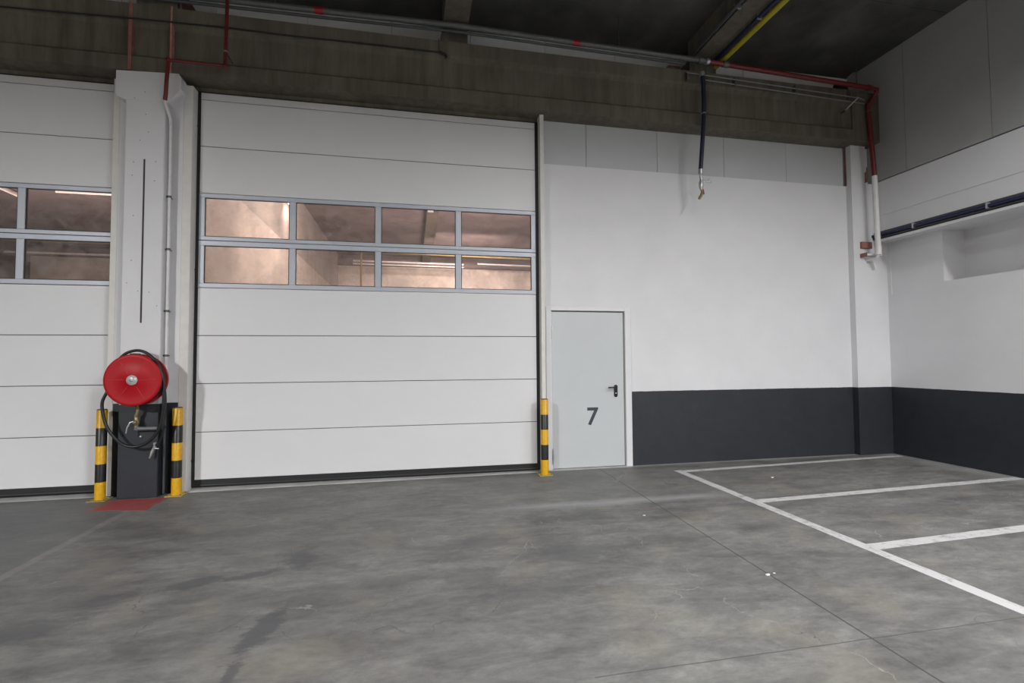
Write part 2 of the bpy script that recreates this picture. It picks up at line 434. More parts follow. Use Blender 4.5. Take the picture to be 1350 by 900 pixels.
# right wall: lower part, recessed niche, overhanging upper part
rw = MB()
rw.box(XR, XR+.5, -15, YW+.2, 0, 2.45)
rw.box(XR+.012, XR+.5, -15, YW+.2, 2.45, 2.54)
rw.box(XR+.012, XR+.5, -.872, -.106, 2.54, 3.27)
rw.box(XR, XR+.5, -.106, YW+.2, 2.45, 3.27)
rw.box(XR+.40, XR+.5, -15, -.872, 2.54, 3.27)
struct(rw.build('wall_right', M['wall']), 'lower white side wall with charcoal band and a long recessed niche', 'wall')
uw = MB(); uw.box(XU, XR+.6, -15, YW+.2, 3.27, 3.655); uw.box(XU+.006, XR+.6, -15, YW+.2, 3.655, 3.665); uw.box(XU, XR+.6, -15, YW+.2, 3.665, 4.19)
struct(uw.build('wall_right', M['wall']), 'white overhanging ledge of the side wall above the niche', 'wall')
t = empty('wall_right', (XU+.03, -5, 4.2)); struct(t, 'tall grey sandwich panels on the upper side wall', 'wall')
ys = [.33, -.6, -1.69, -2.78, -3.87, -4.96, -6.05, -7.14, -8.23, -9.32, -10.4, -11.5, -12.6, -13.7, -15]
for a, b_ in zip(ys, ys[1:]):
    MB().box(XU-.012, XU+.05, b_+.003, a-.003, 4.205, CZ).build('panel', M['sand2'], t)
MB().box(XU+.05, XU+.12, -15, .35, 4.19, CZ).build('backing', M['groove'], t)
struct(MB().box(-12.2, -12, -15, 18, 0, CZ+.2).build('wall_left_unseen', M['beam']), 'unseen far left side wall, added to close the hall for bounced light', 'wall')  # added out of view to bounce light, kept dark so it returns little
struct(MB().box(-12, 10.6, -15.2, -15, 0, CZ+.2).build('wall_front_unseen', M['beam']), 'unseen concrete wall behind the viewer, added to close the hall for bounced light', 'wall')  # unseen end wall, added for bounce and darkened to limit it

# corner pilaster
pl = MB(); pl.box(9.15, XR, -.05, YW+.1, 0, 3.27); pl.box(9.15, XU, -.05, YW+.1, 3.27, 4.19); pl.box(9.15, 9.42, -.05, YW+.1, 4.19, 4.78)
pl.box(9.42, XU, .03, YW+.1, 4.19, 4.78)
struct(pl.build('trim_1', M['wall']), 'white corner pilaster beside the side wall', 'pilaster')
tag(MB().box(9.138, 9.1495, .035, .06, 4.17, 4.775).build('red_steel_angle', M['rust']), 'thin flaking red steel angle on the left edge of the corner pilaster', 'steel angle')
tag(MB().prism_xz([(9.40, 4.20), (9.455, 4.22), (9.455, 4.43), (9.43, 4.46), (9.425, 4.38), (9.40, 4.36)], -.056, -.051).build('red_steel_plate', M['rust']),
    'small flaking red steel plate at the top right of the corner pilaster', 'steel plate')

# right jamb post, left jamb and the returns of the big door
struct(MB().bevbox(4.15, 4.205, -.11, .05, 0, 4.768, .004).build('trim_2', M['jamb']), 'slim white jamb post right of the large sectional door', 'door jamb')
struct(MB().bevbox(-.13, -.035, -.135, .05, 0, 4.70, .004).build('trim_3', M['jamb']), 'white jamb left of the large sectional door', 'door jamb')
struct(MB().bevbox(-.845, -.78, -.135, .05, 0, 4.70, .004).build('trim_4', M['jamb']), 'white jamb of the left sectional door beside the pillar', 'door jamb')
# thresholds
struct(MB().prism_xy([(-.03, -.14), (4.14, -.06), (4.14, .25), (-.03, .25)], 0, .008).build('trim_5', M['thresh']), 'pale concrete threshold under the large sectional door', 'threshold')
struct(MB().prism_xy([(-5.0, -.14), (-.80, -.14), (-.80, .25), (-5.0, .25)], 0, .008).build('trim_6', M['thresh']), 'pale concrete threshold under the left sectional door', 'threshold')
struct(MB().prism_xy([(4.26, -.02), (5.45, -.02), (5.45, .2), (4.26, .2)], 0, .006).build('trim_7', M['thresh']), 'pale concrete sill under the grey side door', 'threshold')
# lintel behind the beam
struct(MB().box(-5.2, 4.15, .03, .2, 4.705, 4.775).build('trim_8', M['beam']), 'concrete lintel strip over the sectional doors', 'lintel')

# white pillar with flared head
t = empty('pillar', (-.45, -.2, 0)); tag(t, 'white painted pillar with flared head and charcoal foot between the two sectional doors', 'pillar')
MB().bevbox(-.65, -.26, -.28, -.13, 0, 4.72, .006).build('shaft', M['wallmid'], t)
cap = MB().prism_xz([(-.748, 4.46), (-.735, 4.43), (-.66, 4.40), (-.225, 4.40), (-.10, 4.575), (-.10, 4.70), (-.125, 4.745), (-.748, 4.72)], -.287, -.13)
cap.build('capital', M['wallmid'], t)
MB().box(-.462, -.444, -.2815, -.279, 1.91, 3.74).build('groove', M['groove'], t)
hb = MB()
for (x, z) in ((-.56, 4.42), (-.46, 4.50), (-.45, 4.25), (-.42, 4.05), (-.50, 3.95), (-.56, 3.7), (-.34, 3.72), (-.57, 3.55), (-.35, 3.5), (-.38, 2.25), (-.49, 2.26), (-.55, 3.1), (-.56, 2.6), (-.30, 2.1), (-.60, 2.35)):
    hb.lathe([(0.0001, 0), (.0048, 0), (.0048, .003)], (x, -.2885 if z > 4.4 else -.2815, z), 'y', 10)
hb.build('screw_hole', M['groove'], t).__setitem__('kind', 'stuff')

# ------------------------------------------------------------------ concrete beams
bm_ = MB()
prof = [(-.22, 4.77), (.33, 4.77), (.33, 5.545), (-.22, 5.545), (-.22, 5.37), (-.195, 5.345), (-.175, 5.30), (-.175, 4.975), (-.22, 4.935)]
def extr_x(prof, x0, x1):
    n = len(prof); v = [(x0, y, z) for y, z in prof] + [(x1, y, z) for y, z in prof]
    return v, [tuple(range(n))[::-1], tuple(range(n, 2*n))] + [(i, (i+1) % n, (i+1) % n+n, i+n) for i in range(n)]
v, f = extr_x(prof, -5.2, 9.05); bm_.add(v, f)
bm_.box(9.05, 9.54, -.20, .33, 4.785, 5.545)
tag(bm_.build('concrete_beam', M['beam']), 'long brown-grey board-marked concrete beam above the sectional doors', 'beam')
t = empty('concrete_beam', (3.02, -5, 5.72)); tag(t, 'concrete roof beam above the middle of the large sectional door, running towards the viewer', 'beam')
MB().box(2.86, 3.17, -15, -.02, 5.74, CZ).build('beam_body', M['beam'], t)
MB().box(2.845, 3.185, -.12, .34, 5.546, 5.75).build('beam_seat', M['beam'], t)
t = empty('concrete_beam', (6.6, -5, 5.75)); tag(t, 'concrete roof beam beside the yellow pipe, running towards the viewer', 'beam')
MB().box(6.42, 6.86, -15, -.02, 5.78, CZ).build('beam_body', M['beam'], t)
MB().box(6.38, 6.80, -.12, .34, 5.546, 5.78).build('beam_seat', M['beam'], t)
MB().box(6.17, 6.36, .1, .34, 5.546, 5.80).build('shim_block', M['rust'], t)
t = empty('concrete_beam', (-.5, -5, 5.75)); tag(t, 'concrete roof beam over the white pillar at the top edge', 'beam')
MB().box(-.60, -.18, -15, -.02, 5.74, CZ).build('beam_body', M['beam'], t)
MB().box(-.60, -.18, -.215, .34, 5.546, 5.76).build('beam_seat', M['beam'], t)
MB().box(-.165, -.14, -.20, .30, 5.546, 5.80).build('shim_block', M['rust'], t)
# patches where roof concrete has flaked
for (x, y, s_) in ((3.75, -.9, .13), (4.30, -.85, .11), (4.55, -.95, .10), (5.0, -.75, .08)):
    q = MB(); poly = [(x + s_*(1+.3*math.sin(3*a+x*5))*math.cos(a), y + .6*s_*(1+.25*math.cos(2*a+x))*math.sin(a)) for a in [k*math.pi/9 for k in range(18)]]
    q.prism_xy(poly, CZ-.012, CZ+.01)
    tag(q.build('mortar_patch', M['beam']), {3.75: 'round grey mortar patch on the dark ceiling, leftmost of four', 4.30: 'grey mortar patch on the dark ceiling, second from left of four',
        4.55: 'grey mortar patch on the dark ceiling, third from left of four', 5.0: 'smallest grey mortar patch on the dark ceiling, rightmost of four'}[x], 'mortar patch', 'mortar patches on the dark ceiling')
# seams of the roof panels on the right
struct(MB().box(6.86, 9.5, -1.25, -1.21, CZ-.012, CZ+.01).build('trim_9', M['ceil']), 'joint ridge across the dark ceiling near the side wall', 'ceiling joint')

# ------------------------------------------------------------------ sectional doors
SH = .565; Z0 = .0912; WD = 4.1081
def sectional_door(n, x0, x1, label):
    t = empty('door_%d' % n, (x0, 0, 0)); struct(t, label, 'sectional door')
    g = .0035
    for k in (0, 1, 2, 3, 6, 7):
        z0 = Z0 + k*SH + (.012 if k == 0 else 0)
        MB().bevbox(x0, x1, 0, .042, z0+g, Z0+(k+1)*SH-g, .004).build('door_panel', M['panel'], t)
    MB().bevbox(x0, x1, 0, .042, Z0+8*SH+g, Z0+8*SH+.085, .004).build('top_panel', M['panelg'], t)
    MB().box(x0+.01, x1-.01, .012, .04, Z0+.02, Z0+8*SH+.08-.0) if False else None
    # dark joint backing behind the gaps (outside the window rows)
    bk = MB(); bk.box(x0+.01, x1-.01, .012, .036, Z0+.02, Z0+4*SH-.01); bk.box(x0+.01, x1-.01, .012, .036, Z0+6*SH+.01, Z0+8*SH+.08)
    bk.build('joint_backing', M['groove'], t)
    sb = MB(); sb.box(x0-.03, x1+.035, .006, .036, .035, Z0+.014); sb.tube([(x0-.03, .02, .036), (x1+.035, .02, .036)], .022, 10)
    sb.build('bottom_seal', M['black'], t)
    m = .0247; pit = (x1-x0-2*m)/4; mw = .037
    for k in (4, 5):
        za, zb = Z0+k*SH+.003, Z0+(k+1)*SH-.003
        fr = MB()
        lo, hi = za+.052, zb-.058
        if k == 5: lo, hi = za+.045, zb-.050
        fr.bevbox(x0, x1, -.004, .040, za, lo, .004); fr.bevbox(x0, x1, -.004, .040, hi, zb, .004)
        xe = []
        for i in range(5):
            c = x0+m+pit*i
            a = x0 if i == 0 else c-mw; b_ = x1 if i == 4 else c+mw
            fr.bevbox(a, b_, -.003, .040, lo-.001, hi+.001, .004); xe.append((a, b_))
        fo = fr.build('window_frame', M['alu'], t)
        gs = MB()
        for i in range(4):
            a, b_ = xe[i][1], xe[i+1][0]
            gs.box(a, b_, .006, .014, lo, lo+.008); gs.box(a, b_, .006, .014, hi-.008, hi); gs.box(a, a+.008, .006, .014, lo, hi); gs.box(b_-.008, b_, .006, .014, lo, hi)
            MB().box(a-.004, b_+.004, .016, .020, lo-.004, hi+.004).build('pane', M['glass'], fo)
        gs.build('glazing_bead', M['groove'], fo)
    return t
d1 = sectional_door(1, 0.0, WD, 'large white sectional door with two rows of four windows, beside the side door')
d2 = sectional_door(2, -4.858, -.75, 'white sectional door cut off by the left picture edge, with lilac grey window frames')
for (t, a, b_) in ((d1, -.034, .002), (d1, WD-.002, WD+.042)):
    s_ = MB().box(a, b_, .002, .05, .03, 4.70); s_.build('side_seal', M['black'], t)
for (t, a, b_) in ((d1, -.034, WD+.04), (d2, -4.9, -.72)):
    MB().box(a, b_, .004, .05, 4.688, 4.712).build('top_seal', M['black'], t)
for z in (.33, 2.56, 4.28):
    MB().lathe([(.0001, -.012), (.012, -.012), (.012, .01)], (-.022, .0, z), 'y', 12).build('seal_bolt', M['black'], d1)

# ------------------------------------------------------------------ side door
t = empty('door_3', (4.85, YW, 0)); struct(t, 'pale grey side door with black handle and the number 7', 'side door')
fr = MB(); fy0, fy1 = .015, .12
fr.bevbox(4.245, 4.315, fy0, fy1, 0, 2.195, .004); fr.bevbox(5.385, 5.475, fy0, fy1, 0, 2.195, .004); fr.bevbox(4.315, 5.385, fy0, fy1, 2.145, 2.195, .004)
fr.build('door_frame', M['frame'], t)
MB().box(4.315, 5.385, .07, .085, .006, 2.145).build('door_seal', M['seal'], t)
MB().box(4.315, 4.331, .035, .07, .006, 2.145).build('hinge_rebate', M['frame'], t)
leaf = MB().bevbox(4.333, 5.368, .045, .07, .012, 2.128, .003).build('door_leaf', M['doorgrey'], t)
for z0, z1 in ((.075, .275), (1.755, 1.93)):
    h = MB(); h.tube([(4.334, .034, z0), (4.334, .034, z1)], .009, 12); h.box(4.334, 4.352, .040, .046, z0, z1); h.box(4.318, 4.334, .034, .038, z0, z1)
    h.build('hinge', M['steel'], t)
hp = MB()
cx, zt, zb = 5.246, 1.100, .980
ring = [(cx+.025*math.cos(a), zt+.025*math.sin(a)) for a in [math.pi*k/12 for k in range(13)]] + [(cx+.025*math.cos(a), zb+.025*math.sin(a)) for a in [math.pi+math.pi*k/12 for k in range(13)]]
hp.prism_xz(ring, .034, .0455)
ho = hp.build('handle_plate', M['blackplastic'], t)
lv = MB(); lv.tube([(cx, .045, 1.092), (cx, -.005, 1.092)], .011, 12)
lv.tube([(cx, -.005, 1.092), (cx-.012, -.012, 1.092), (cx-.06, -.014, 1.092), (cx-.128, -.014, 1.090)], [.011, .0115, .010, .011], 12)
lv.build('handle_lever', M['blackplastic'], ho)
ky = MB(); ky.lathe([(.0001, -.004), (.009, -.004), (.009, .002)], (cx, .034, 1.01), 'y', 16); ky.build('lock_cylinder', M['steel'], ho)
sv = MB().prism_xz([(4.828, .820), (4.986, .820), (4.986, .797), (4.880, .578), (4.836, .590), (4.927, .778), (4.828, .778)], .0435, .0455)
sv.build('number_seven', M['seven'], t)

# ------------------------------------------------------------------ bollards
def make_bollard():
    t = empty('bollard', (0, 0, 0))
    r, h = .05, .965
    MB().lathe([(r, .0), (r, h-.006), (r-.004, h)], (0, 0, 0), 'z', 32).build('post', M['bollard'], t)
    MB().lathe([(r-.003, h-.004), (r-.003, h+.004), (r-.010, h+.008), (.0001, h+.008)], (0, 0, 0), 'z', 32).build('end_cap', M['galvd'], t)
    MB().prism_xy([(-.085, -.085), (.085, -.085), (.085, .085), (-.085, .085)], 0, .008).build('base_plate', M['plate'], t)
    bt = MB()
    for sx in (-1, 1):
        for sy in (-1, 1): bt.lathe([(.009, .008), (.009, .016), (.0001, .017)], (sx*.066, sy*.066, 0), 'z', 6, False)
    bt.build('bolt', M['galv'], t).__setitem__('kind', 'stuff')
    return t
b0 = make_bollard()
def copy_tree(o, parent=None):
    c = o.copy(); COL.objects.link(c); c.parent = parent
    for ch in list(o.children): copy_tree(ch, c)
    return c
spots = [((-.813, -.262, 0), 'black and yellow bollard on the left of the charcoal pillar foot, under the hose reel'),
         ((-.092, -.225, 0), 'black and yellow bollard between the pillar and the large sectional door'),
         ((4.155, -.200, 0), 'black and yellow bollard standing beside the grey side door')]
for i, (loc, lab) in enumerate(spots):
    o = b0 if i == 0 else copy_tree(b0)
    o.location = loc; tag(o, lab, 'bollard', 'black and yellow bollards at the door jambs')
o.scale = (1, 1, 1.0)

# ------------------------------------------------------------------ fire hose reel
RC = (-.411, -.50, 1.288); RR = .273
t = empty('hose_reel', (RC[0], -.28, 1.0)); tag(t, 'round red fire hose reel with black hose hung on the white pillar', 'hose reel')
fl = MB()
fl.lathe([(.0001, -.020), (.052, -.020), (.060, -.013), (.20, -.0115), (RR-.03, -.012), (RR-.008, -.014), (RR, -.006), (RR, .006), (RR-.008, .010), (.06, .010), (.0001, .010)], RC, 'y', 72)
fo = fl.build('front_flange', M['reel'], t)
for a in (2, 58, 122, 178, 236, 300):
    ca, sa = math.cos(math.radians(a)), math.sin(math.radians(a))
    MB().tube([(RC[0]+.08*ca, RC[1]-.0105, RC[2]+.08*sa), (RC[0]+.225*ca, RC[1]-.0095, RC[2]+.225*sa)], .0035, 8).build('pressed_rib', M['reeld'], fo)
MB().lathe([(.0001, -.034), (.030, -.034), (.034, -.031), (.036, -.028), (.048, -.027), (.053, -.022), (.053, -.012)], RC, 'y', 40).build('hub_cap', M['hub'], t)
MB().lathe([(.0001, -.0375), (.017, -.0365), (.019, -.033)], RC, 'y', 24).build('hub_nut', M['steel'], t)
MB().lathe([(RR-.008, .145), (RR, .149), (RR, .158), (RR-.01, .162), (.0001, .162), (.0001, .150), (RR-.02, .145)], RC, 'y', 64).build('rear_flange', M['reeld'], t)
MB().lathe([(.12, .01), (.12, .147)], RC, 'y', 40).build('drum', M['reeld'], t)
# coiled hose on the drum
co = []
for i in range(5*36+1):
    a = math.radians(i*10+90); r = .232 if i < 4*36 else .232 + .0*(i-4*36)
    co.append((RC[0]+r*math.cos(a), RC[1]+.028+.022*(i/36.), RC[2]+r*math.sin(a)))
MB().tube(co, .0145, 8).build('coiled_hose', M['hose'], t)
br = MB(); br.box(RC[0]-.05, RC[0]+.05, -.338, -.28, 1.15, 1.42); br.box(RC[0]-.03, RC[0]+.03, -.345, -.33, 1.19, 1.38)
br.build('wall_bracket', M['galvd'], t)
# loose hose: over the top, down the right side, and the hanging loop
Y = -.43
loop = [(-.60, -.40, 1.50), (-.54, -.40, 1.565), (-.467, -.40, 1.598), (-.39, -.41, 1.600), (-.31, -.42, 1.565), (-.22, -.44, 1.475), (-.165, -.45, 1.36), (-.142, -.45, 1.25),
        (-.140, -.45, 1.12), (-.145, -.44, .97), (-.168, -.43, .83), (-.21, -.42, .72), (-.28, -.41, .635), (-.37, -.40, .585), (-.46, -.40, .575), (-.55, -.40, .612),
        (-.625, -.405, .69), (-.690, -.41, .80), (-.728, -.41, .94), (-.735, -.41, 1.06), (-.70, -.40, 1.16)]
MB().tube(smoothpath(loop, 6), .0155, 12).build('loose_hose', M['hose'], t)
l2 = [(-.20, -.37, 1.33), (-.165, -.37, 1.16), (-.16, -.365, 1.0), (-.175, -.36, .84), (-.185, -.36, .70), (-.22, -.345, .60), (-.262, -.335, .575)]
MB().tube(smoothpath(l2, 6), .014, 12).build('hose_tail', M['hose'], t)
# nozzle at the hose end
nz = MB(); nz.tube([(-.258, -.335, .58), (-.275, -.33, .548), (-.292, -.33, .505), (-.306, -.335, .455)], [.016, .014, .018, .011], 14)
nz.tube([(-.315, -.335, .435), (-.306, -.335, .455)], [.009, .011], 14); nz.tube([(-.278, -.335, .545), (-.225, -.34, .535)], .006, 10)
nz.lathe([(.020, -.012), (.020, .012)], (-.268, -.332, .590), 'z', 14)
nzo = nz.build('nozzle', M['steel'], t); nzo['label'] = 'silver spray nozzle'
# hose clip on the top of the reel
MB().box(-.475, -.435, -.44, -.30, 1.545, 1.572).build('hose_guide', M['blackplastic'], t)

# supply pipe and brass valve below the reel
t = empty('water_supply_pipe', (-.3, -.28, .5)); tag(t, 'grey water pipe with brass valve below the red hose reel', 'water pipe')
MB().tube([(-.452, -.335, .757), (-.24, -.335, .757)], .021, 16).build('pipe', M['greypipe'], t)
MB().tube([(-.446, -.335, .78), (-.446, -.335, .745)], .026, 16).build('elbow', M['greypipe'], t)
MB().tube([(-.448, -.282, .757), (-.448, -.335, .757)], .021, 14).build('stub', M['greypipe'], t)
vb = MB(); vb.tube([(-.446, -.34, .78), (-.446, -.34, .80), (-.446, -.34, .805), (-.446, -.34, .85), (-.446, -.34, .855), (-.444, -.35, .90), (-.43, -.36, .93), (-.425, -.36, .965)],
                   [.022, .022, .028, .028, .020, .020, .016, .016], 16)
vb.lathe([(.0001, -.06), (.018, -.06), (.02, -.03), (.02, 0)], (-.446, -.335, .83), 'y', 16)
vb.tube([(-.425, -.36, .965), (-.42, -.38, 1.02)], .012, 12)
vo_ = vb.build('valve', M['brass'], t)
MB().tube([(-.446, -.395, .842), (-.475, -.40, .835), (-.50, -.405, .78), (-.51, -.405, .72)], [.008, .009, .009, .007], 10).build('valve_lever', M['steel'], vo_)
MB().tube([(-.232, -.20, .02), (-.232, -.20, 1.02)], .016, 14).build('riser', M['darkpipe'], t)
MB().tube([(-.24, -.335, .757), (-.232, -.30, .757), (-.232, -.20, .757)], .019, 14).build('link', M['darkpipe'], t)
bolt = MB().lathe([(.0001, -.02), (.012, -.02), (.012, 0)], (-.425, -.28, .665), 'y', 8).build('anchor_bolt', M['steel'], t)

# white drop pipe on the pillar's right side
t = empty('white_drop_pipe', (-.228, -.19, 1.02)); tag(t, 'thin white pipe clipped along the right side of the pillar above the hose reel', 'pipe')
MB().tube([(-.222, -.37, 4.388), (-.228, -.34, 4.35), (-.232, -.27, 4.30), (-.228, -.215, 4.24), (-.228, -.205, 3.9), (-.229, -.205, 1.02)], .0175, 14).build('pipe', M['whitep'], t)
for z in (1.55, 2.05, 2.75, 3.35):
    c = MB(); c.tube([(-.229, -.205, z-.012), (-.229, -.205, z+.012)], .0225, 14); c.tube([(-.229, -.19, z), (-.229, -.13, z)], .006, 8); c.box(-.262, -.24, -.215, -.195, z-.008, z+.008)
    c.build('pipe_clip', M['galv'], t)

# red pipe from the roof down to the pillar head
t = empty('red_pipe', (0.1, -.33, 4.5)); tag(t, 'dark red pipe stepping down the concrete beam to the pillar head', 'pipe')
rp = [(.30, -.40, 6.08), (.31, -.40, 5.80), (.36, -.40, 5.68), (.402, -.40, 5.60), (.404, -.40, 5.52), (.394, -.40, 4.827)]
MB().tube(rp, .019, 14).build('pipe', M['redpipe'], t)
MB().tube([(.394, -.40, 4.827), (-.183, -.40, 4.83)], .017, 14).build('pipe', M['redpipe'], t)
MB().tube([(-.183, -.40, 4.83), (-.196, -.40, 4.60), (-.204, -.395, 4.44), (-.222, -.37, 4.39)], .021, 14).build('pipe', M['redpipe'], t)
for p_ in ((.394, -.40, 4.827), (-.183, -.40, 4.83)):
    MB().lathe([(.0001, -.027), (.019, -.024), (.026, -.012), (.027, 0), (.026, .012), (.019, .024), (.0001, .027)], p_, 'z', 20).build('elbow', M['redpipe'], t)
MB().tube([(.397, -.40, 4.985), (.397, -.40, 5.0)], .024, 14).build('pipe_clip', M['steel'], t)
MB().tube([(.397, -.40, 4.992), (.397, -.17, 4.992)], .006, 8).build('clip_rod', M['galv'], t)

# painted strips on the beam above the pillar
def beam_strip(x, w_, z0, z1, mat, label):
    b_ = MB(); b_.box(x-w_/2, x+w_/2, -.232, -.221, max(z0, 4.772), 4.935); b_.box(x-w_/2, x+w_/2, -.2285, -.2205, 5.37, z1); b_.box(x-w_/2, x+w_/2, -.236, -.16, 4.93, 5.375)
    tag(b_.build('steel_strap', mat), label, 'steel strap')
beam_strip(-.648, .034, 4.75, 5.56, M['pinkd'], 'faded brick red steel strap on the beam, the left of two above the pillar')
beam_strip(-.234, .020, 4.75, 5.56, M['pink'], 'narrow salmon steel strap on the beam, the right of two above the pillar')

# black cable along the beam
pts = [(-3.0, -.245, 5.30), (-1.88, -.245, 5.315), (-.8, -.245, 5.350), (.357, -.245, 5.372), (1.0, -.245, 5.365), (1.9, -.245, 5.375), (2.80, -.245, 5.375)]
t = empty('black_cable', (0, -.245, 5.3)); tag(t, 'thin black cable running along the concrete beam to a hook', 'cable')
MB().tube(smoothpath(pts, 5), .009, 8).build('cable', M['black'], t)
MB().tube([(2.80, -.245, 5.375), (2.83, -.245, 5.37), (2.875, -.25, 5.355), (2.90, -.255, 5.315), (2.885, -.26, 5.29)], [.012, .018, .018, .016, .008], 10).build('hook', M['black'], t)
MB().tube([(2.81, -.245, 5.38), (2.80, -.235, 5.56)], .004, 6).build('tie_wire', M['black'], t)

# ------------------------------------------------------------------ pipes under the roof
t = empty('grey_conduit', (3, -.34, 5.65)); tag(t, 'long grey conduit pipe with red bands under the roof, along the beam', 'conduit')
MB().tube([(-1.2, -.34, 5.615), (1.4, -.34, 5.650), (3.0, -.34, 5.682), (4.6, -.34, 5.655), (6.5, -.34, 5.63)], .036, 16).build('pipe', M['galv'], t)
for x, z in ((1.385, 5.650), (4.60, 5.655)):
    MB().tube([(x-.05, -.34, z), (x+.05, -.34, z)], .0385, 16).build('red_band', M['redband'], t)
MB().tube([(-1.2, -.30, 5.565), (1.4, -.30, 5.600), (3.0, -.30, 5.632), (4.6, -.30, 5.605), (6.2, -.30, 5.582)], .018, 12).build('lower_pipe', M['galvd'], t)
MB().tube([(3.03, -.34, 5.682), (3.06, -.34, 5.682)], .046, 14).build('coupling', M['galv'], t)
MB().tube([(6.38, -.34, 5.63), (6.44, -.34, 5.63)], .048, 14).build('coupling', M['galv'], t)
for x in (.9, 3.02, 5.2):
    MB().tube([(x, -.34, 5.66), (x, -.34, CZ)], .006, 8).build('hanger', M['galvd'], t)

t = empty('red_sprinkler_pipe', (8, -.34, 5.6)); tag(t, 'dark red pipe under the roof leading to the right corner and down', 'pipe')
MB().tube([(6.50, -.34, 5.628), (9.27, -.34, 5.535)], .034, 16).build('pipe', M['redpipe'], t)
MB().tube([(9.27, -.34, 5.535), (9.36, -.34, 5.53), (9.385, -.31, 5.50), (9.33, -.26, 5.39), (9.285, -.25, 5.32)], .030, 16).build('elbow', M['redpipe'], t)
MB().tube([(9.285, -.25, 5.34), (9.36, -.25, 4.233)], .034, 16).build('drop_pipe', M['redpipe'], t)
MB().tube([(6.76, -.34, 5.62), (6.84, -.34, 5.617)], .043, 16).build('coupling', M['galv'], t)
MB().tube([(6.50, -.34, 5.628), (6.54, -.34, 5.626)], .043, 16).build('coupling', M['steel'], t)
MB().tube([(9.18, -.34, 5.538), (9.24, -.34, 5.536)], .042, 16).build('coupling', M['redpipe'], t)
MB().tube([(9.2925, -.25, 5.235), (9.2935, -.25, 5.22)], .040, 16).build('pipe_clip', M['galv'], t)
MB().tube([(9.0, -.34, 5.57), (9.0, -.34, CZ)], .006, 8).build('hanger', M['galvd'], t)

t = empty('white_drain_pipe', (9.53, -.11, 3.05)); tag(t, 'thick white vertical pipe in the corner below the red pipe', 'pipe')
MB().tube([(9.36, -.25, 4.235), (9.378, -.25, 3.32), (9.384, -.25, 3.14)], .037, 18).build('pipe', M['whitep'], t)
MB().tube([(9.384, -.25, 3.16), (9.384, -.25, 3.03)], .044, 18).build('socket', M['whitep'], t)
MB().tube([(9.384, -.25, 3.04), (9.384, -.235, 2.99), (9.384, -.18, 2.985), (9.384, -.05, 2.985)], .022, 14).build('bend', M['whitep'], t)
t = empty('wall_bracket', (9.4, -.1, 2.9)); tag(t, 'white shelf bracket under the pipes in the corner', 'bracket')
MB().box(9.27, 9.54, -.17, -.05, 3.035, 3.065).build('shelf_arm', M['whitep'], t)
MB().prism_xz([(9.33, 3.035), (9.50, 3.035), (9.50, 2.86), (9.47, 2.84), (9.44, 2.94)], -.11, -.05).build('gusset', M['whitep'], t)
MB().box(9.262, 9.27, -.17, -.05, 3.02, 3.08).build('end_plate', M['pinkd'], t)
tag(MB().bevbox(9.27, 9.46, -.09, -.05, 3.165, 3.265, .006).build('red_steel_bracket', M['pinkd']), 'faded red steel bracket holding the blue pipe end in the corner', 'bracket')

t = empty('blue_pipe', (9.48, -3, 3.33)); tag(t, 'navy blue pipe in a grey rail along the ledge of the side wall', 'pipe')
MB().tube([(9.508, .03, 3.360), (9.508, -6.5, 3.345), (9.508, -14.9, 3.345)], .022, 14).build('pipe', M['blue'], t)
MB().box(9.532, 9.549, -14.9, .02, 3.300, 3.415).build('rail', M['galvd'], t)
MB().tube([(9.518, -.05, 3.318), (9.518, -14.9, 3.305)], .012, 10).build('lower_conduit', M['galvd'], t)
for y in (-.70, -1.63, -2.55, -3.45, -4.4):
    MB().box(9.480, 9.535, y-.010, y+.010, 3.322, 3.395).build('pipe_clip', M['steel'], t)
tag(MB().box(9.50, 9.549, -14.9, -.14, 3.250, 3.285).build('cable_trunking', M['whitep']), 'white trunking along the bottom edge of the ledge beneath the blue pipe', 'trunking')

# thin galvanised conduits near the hose drop
t = empty('steel_conduit', (7.5, -.27, 5.4)); tag(t, 'thin bright steel conduit on the beam below the red pipe, the upper of two', 'conduit', 'thin steel conduits below the red pipe')
MB().tube([(6.23, -.28, 5.475), (9.10, -.28, 5.40), (9.20, -.27, 5.38)], .0085, 8).build('pipe', M['brightgalv'], t)
for x in (6.25, 7.0, 8.0, 8.95): MB().box(x-.012, x+.012, -.285, -.22, 5.38, 5.49).build('pipe_clip', M['galv'], t)
t = empty('steel_conduit', (7.5, -.27, 5.35)); tag(t, 'thin dull steel conduit on the beam below the red pipe, the lower of two', 'conduit', 'thin steel conduits below the red pipe')
MB().tube([(6.50, -.27, 5.405), (9.20, -.27, 5.327)], .0085, 8).build('pipe', M['brightgalv'], t)
t = empty('fixing_rod', (9.0, -.25, 5.2)); tag(t, 'short slanted steel rod near the corner of the concrete beam', 'rod')
MB().tube([(9.02, -.34, 5.37), (8.86, -.24, 5.19)], .011, 8).build('rod', M['steel'], t)
MB().lathe([(.0001, -.03), (.016, -.03), (.016, .03), (.0001, .03)], (8.86, -.235, 5.185), 'y', 6, False).build('nut', M['galvd'], t)
t = empty('smoke_detector', (8.9, -.2, 5.6)); tag(t, 'small black cable box under the red pipe near the corner', 'junction box')
MB().bevbox(8.82, 8.97, -.21, -.10, 5.546, 5.66, .01).build('box', M['black'], t)
MB().tube([(8.86, -.28, 5.66), (8.92, -.36, 5.72), (9.05, -.36, 5.73)], .009, 8).build('cable', M['galv'], t)
t.name = 'junction_box'

